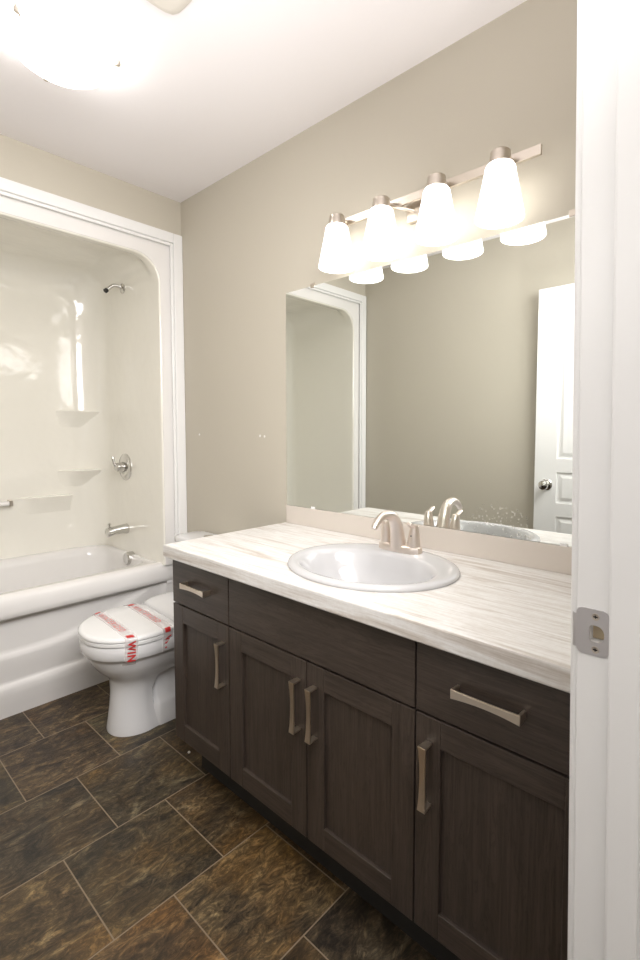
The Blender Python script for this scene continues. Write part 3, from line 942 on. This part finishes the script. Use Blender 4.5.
t = thing('exhaust_fan', 'square ivory exhaust fan grille with rounded corners on the ceiling', 'exhaust fan', (-0.775, 1.21, HC))
bm = bmesh.new()
def sq(h, z, p=9, n=64):
    P = []
    for i in range(n):
        a = 2*math.pi*i/n; c, s = math.cos(a), math.sin(a)
        k = (abs(c/h)**p+abs(s/h)**p)**(-1/p)
        P.append(Vector((-0.775+c*k, 1.21+s*k, z)))
    return P
loft(bm, [sq(0.148, HC-0.0005), sq(0.148, HC-0.010), sq(0.138, HC-0.018), sq(0.125, HC-0.020)])
obj('cover', bm, M['grille'], t, True)
for i in range(7):
    y = 1.21-0.075+0.025*i
    bm = bmesh.new(); box(bm, -0.775-0.085, -0.775+0.085, y-0.004, y+0.004, HC-0.0225, HC-0.0195, 0.001); obj('slot', bm, M['dark'], t)

# ================================================================== TOILET
TZ = 0.455
TA = 0.05
tf = Vector((-math.cos(TA), math.sin(TA), 0)); ts = Vector((tf.y, -tf.x, 0))   # forward, sideways (towards +y = away from camera)
if ts.y < 0: ts = -ts
TO = Vector((-0.46, 2.050, 0))    # centre of the front ellipse
toi = thing('toilet', 'white floor-standing toilet with closed lid between bathtub and vanity', 'toilet', (-0.34, 2.05, 0))
def tp(f, s, z): return TO+tf*f+ts*s+Vector((0, 0, z))
def dshape(A, B, back, z, n=2.15, m_=36, taper=0.93, f0=0.0):
    """closed outline: round front of length A, half width B, to f=-back"""
    P = []
    P.append(tp(-back+0.02, -B*taper, z)) ; P[-1] = tp(-back+0.012, -B*taper, z)
    for i in range(5): P.append(tp(f0-(back-0.02+f0)*(1-i/5), -B*(taper+(1-taper)*(i/5)), z))
    for i in range(m_+1):
        a = -math.pi/2+math.pi*i/m_
        c, s = math.cos(a), math.sin(a)
        P.append(tp(f0+(A-f0)*abs(c)**(2/n), B*math.copysign(abs(s)**(2/n), s), z))
    for i in range(1, 5): P.append(tp(f0-(back-0.02+f0)*(i/5), B*(taper+(1-taper)*(1-i/5)), z))
    P.append(tp(-back+0.012, B*taper, z))
    for i in range(1, 8): P.append(tp(-back, B*taper*(1-2*i/8)*0.96, z))
    return P
# seat ring and lid
bm = bmesh.new()
loft(bm, [dshape(0.213, 0.200, 0.105, TZ-0.038), dshape(0.217, 0.204, 0.107, TZ-0.034), dshape(0.217, 0.204, 0.107, TZ-0.024), dshape(0.213, 0.200, 0.105, TZ-0.021)])
obj('seat', bm, M['seat'], toi, True)
bm = bmesh.new()
loft(bm, [dshape(0.214, 0.201, 0.105, TZ-0.0195), dshape(0.219, 0.206, 0.108, TZ-0.016), dshape(0.219, 0.206, 0.108, TZ-0.009), dshape(0.214, 0.201, 0.105, TZ-0.003), dshape(0.203, 0.191, 0.100, TZ), dshape(0.12, 0.11, 0.06, TZ+0.003), dshape(0.03, 0.03, 0.02, TZ+0.0035)])
obj('lid', bm, M['seat'], toi, True, angle=50)
# bowl and pedestal, one continuous body
bm = bmesh.new()
zt = TZ-0.039
loft(bm, [dshape(0.19, 0.17, 0.2, zt), dshape(0.208, 0.195, 0.27, zt), dshape(0.213, 0.199, 0.28, zt-0.006), dshape(0.215, 0.201, 0.28, zt-0.030), dshape(0.213, 0.199, 0.28, zt-0.052), dshape(0.209, 0.195, 0.28, zt-0.058), dshape(0.199, 0.185, 0.28, zt-0.061),
          dshape(0.193, 0.179, 0.28, zt-0.080), dshape(0.182, 0.169, 0.29, zt-0.105), dshape(0.162, 0.152, 0.29, zt-0.135), dshape(0.138, 0.130, 0.24, zt-0.160), dshape(0.118, 0.108, 0.13, zt-0.180), dshape(0.110, 0.092, 0.07, zt-0.20),
          dshape(0.108, 0.084, 0.045, zt-0.25), dshape(0.112, 0.088, 0.045, zt-0.31), dshape(0.119, 0.100, 0.055, zt-0.37), dshape(0.124, 0.108, 0.07, 0.012), dshape(0.124, 0.108, 0.07, 0.0)])
obj('bowl', bm, M['porcelain'], toi, True, angle=60)
# trapway foot towards the wall
bm = bmesh.new()
loft(bm, [dshape(-0.02, 0.105, 0.40, 0.0, f0=-0.06), dshape(-0.02, 0.105, 0.40, 0.085, f0=-0.06), dshape(-0.03, 0.095, 0.395, 0.10, f0=-0.06), dshape(-0.04, 0.070, 0.39, 0.12, f0=-0.06), dshape(-0.04, 0.060, 0.39, 0.20, f0=-0.06), dshape(-0.03, 0.075, 0.36, 0.28, f0=-0.06), dshape(-0.02, 0.10, 0.33, 0.34, f0=-0.06)])
obj('trapway', bm, M['porcelain'], toi, True, angle=60)
# raised shoulder behind the lid that sweeps up to the tank
bm = bmesh.new()
rings = []
for f, zt_, hw, zb in ((-0.112, 0.440, 0.205, 0.39), (-0.114, 0.452, 0.214, 0.39), (-0.124, 0.464, 0.221, 0.38), (-0.150, 0.474, 0.226, 0.38), (-0.20, 0.480, 0.228, 0.38), (-0.26, 0.482, 0.226, 0.38), (-0.30, 0.480, 0.218, 0.38), (-0.32, 0.472, 0.20, 0.38)):
    P = []
    r_ = 0.06
    for i in range(25):
        a = math.pi*i/24
        c, s = math.cos(a), math.sin(a)
        P.append(tp(f, -hw*math.copysign(abs(c)**(2/4.5), c), zb+(zt_-zb)*abs(s)**(2/4.5)))
    P += [tp(f, hw*0.8, zb-0.01), tp(f, -hw*0.8, zb-0.01)]
    rings.append(P)
loft(bm, rings)
obj('shoulder', bm, M['porcelain'], toi, True, angle=60)
# tank
def tk(h0, h1, hx, hy, p, z, n=48, cx_=-0.092):
    P = []
    for i in range(n):
        a = 2*math.pi*i/n; c, s = math.cos(a), math.sin(a)
        k = (abs(c/hx)**p+abs(s/hy)**p)**(-1/p)
        P.append(Vector((cx_+c*k, 2.052+s*k, z)))
    return P
bm = bmesh.new()
loft(bm, [tk(0, 0, 0.070, 0.165, 5, 0.40), tk(0, 0, 0.076, 0.178, 5, 0.44), tk(0, 0, 0.079, 0.186, 6, 0.60), tk(0, 0, 0.080, 0.190, 6, 0.712)])
obj('tank', bm, M['porcelain'], toi, True, angle=60)
bm = bmesh.new()
loft(bm, [tk(0, 0, 0.083, 0.194, 6, 0.712), tk(0, 0, 0.087, 0.200, 6, 0.716), tk(0, 0, 0.087, 0.200, 6, 0.738), tk(0, 0, 0.083, 0.196, 6, 0.745), tk(0, 0, 0.07, 0.18, 6, 0.748)])
obj('tank_lid', bm, M['porcelain'], toi, True, angle=60)
bm = bmesh.new(); lathe(bm, [(0.026, 0.746), (0.026, 0.754), (0.022, 0.757), (0.001, 0.757)], (-0.09, 2.052, 0), 'z', 28)
o = obj('flush_button', bm, M['chrome'], toi, True); o['label'] = 'round chrome flush button'

# sealing tape wound over lid and bowl, printed in red
def half(f, B, A, back=0.11):
    if f > 0: return B*(1-(min(f, A*0.99)/A)**2.15)**(1/2.15)
    return B*(1-0.07*min(1, -f/(back-0.02)))
def tape(fc, label, items):
    # outline of the wrapped section: (half width, front length, z) from the low end up to the lid
    side = [(0.1790, 0.191, 0.335), (0.1865, 0.200, 0.353), (0.2015, 0.2155, 0.359), (0.2035, 0.2175, 0.375), (0.2040, 0.2180, 0.408), (0.2070, 0.2200, 0.418), (0.2085, 0.2215, 0.438), (0.2085, 0.2215, 0.446), (0.2045, 0.2175, 0.4535), (0.1930, 0.205, 0.4568)]
    def prof(f):
        p = [(half(f, B, A), z) for B, A, z in side]
        w = p[-1][0]
        top = [(w*0.62, 0.4592), (w*0.3, 0.4600), (0.0, 0.4602)]
        pts_ = p+top
        return pts_+[(-a_, z) for a_, z in pts_[:-1]][::-1]
    ref = prof(fc)
    L = [0]
    for p, q in zip(ref, ref[1:]): L.append(L[-1]+math.hypot(q[0]-p[0], q[1]-p[1]))
    def at(f, l, off=0.0):
        P = prof(f)
        l = max(0, min(L[-1]-1e-6, l))
        for i in range(len(L)-1):
            if l <= L[i+1]:
                t_ = (l-L[i])/(L[i+1]-L[i])
                p, q = P[i], P[i+1]
                d = Vector((q[0]-p[0], q[1]-p[1])).normalized()
                return tp(f, p[0]+(q[0]-p[0])*t_+d[1]*off, p[1]+(q[1]-p[1])*t_-d[0]*off)
    bm = bmesh.new()
    fs = [fc-0.0225+0.045*k/6 for k in range(7)]
    rings = [[at(f, l, 0.0006) for f in fs] for l in sorted(set(L[:-1]+[L[-1]*i/60 for i in range(61)]))]
    loft(bm, rings, False, False, closed=False)
    for v in bm.verts: pass
    o = obj('sealing_tape', bm, M['tape'], None, True, angle=70)
    tag(o, label, 'tape', 'printed tape strips over the toilet lid')
    for txt, x0 in items:
        size, gap, fat = (0.035, 1.32, 0.0) if len(txt) > 3 else (0.038, 1.16, 0.0013)
        b2 = bmesh.new()
        if txt:
            cu = bpy.data.curves.new('t', 'FONT'); cu.body = txt; cu.size = size; cu.space_character = gap; cu.offset = fat; cu.resolution_u = 3
            to = bpy.data.objects.new('t', cu); C.objects.link(to)
            bpy.context.view_layer.update()
            me = bpy.data.meshes.new_from_object(to.evaluated_get(bpy.context.evaluated_depsgraph_get()))
            bpy.data.objects.remove(to); bpy.data.curves.remove(cu)
            b2.from_mesh(me); bpy.data.meshes.remove(me)
        else:
            b2.faces.new([b2.verts.new((dx, dy, 0)) for dx, dy in ((0, 0), (0.020, 0), (0.020, 0.025), (0, 0.025))])
        xm = max(v.co.x for v in b2.verts)
        x = 0.004
        while x < xm:
            bmesh.ops.bisect_plane(b2, geom=b2.verts[:]+b2.edges[:]+b2.faces[:], dist=1e-6, plane_co=(x, 0, 0), plane_no=(1, 0, 0))
            x += 0.004
        for y in (0.006, 0.0125, 0.019):
            bmesh.ops.bisect_plane(b2, geom=b2.verts[:]+b2.edges[:]+b2.faces[:], dist=1e-6, plane_co=(0, y, 0), plane_no=(0, 1, 0))
        bmesh.ops.triangulate(b2, faces=b2.faces[:])
        # letters past the low end of the strip are cut off with it
        kill = [f_ for f_ in b2.faces if x0+max(v.co.x for v in f_.verts) > L[-1]-0.001]
        bmesh.ops.delete(b2, geom=kill, context='FACES')
        for v in b2.verts: v.co = at(fc-(v.co.y-0.0125), x0+v.co.x, 0.0014)
        obj('lettering' if txt else 'printed_square', b2, M['red'], o)
    return L
LL = tape(0.095, 'strip of clear tape printed in red across the toilet lid, nearer the lid tip', (('', 0.135), ('WINTERIZED', 0.180), ('', 0.488), ('WIN', 0.524)))
LL = tape(-0.050, 'strip of clear tape printed in red across the toilet lid, nearer the hinge', (('', 0.150), ('WINTERIZED', 0.195), ('', 0.520), ('WI', 0.556)))

# ================================================================== SMALL THINGS
spots = (((0, 2.261, 1.246), 'tiny white filler spot on the beige wall right beside the tub casing'),
         ((0, 1.764, 1.242), 'tiny white filler spot on the beige wall, left one of the close pair'),
         ((0, 1.732, 1.240), 'tiny white filler spot on the beige wall, right one of the close pair'))
for (x, y, z), lab in spots:
    bm = bmesh.new(); lathe(bm, [(0.006, -0.0002), (0.005, -0.0015), (0.001, -0.002)], (x, y, z), 'x', 12)
    tag(obj('wall_filler_spot', bm, M['plaster'], None, True), lab, 'wall spot', 'filler spots on the wall')
bm = bmesh.new()
lathe(bm, [(0.0035, 0.0), (0.006, 0.002), (0.0045, 0.006), (0.001, 0.008)], (-0.429, 1.686, 0), 'z', 7)
tag(obj('plaster_crumb', bm, M['plaster'], None), 'tiny white crumb on the floor tile by the cabinet foot', 'crumb')
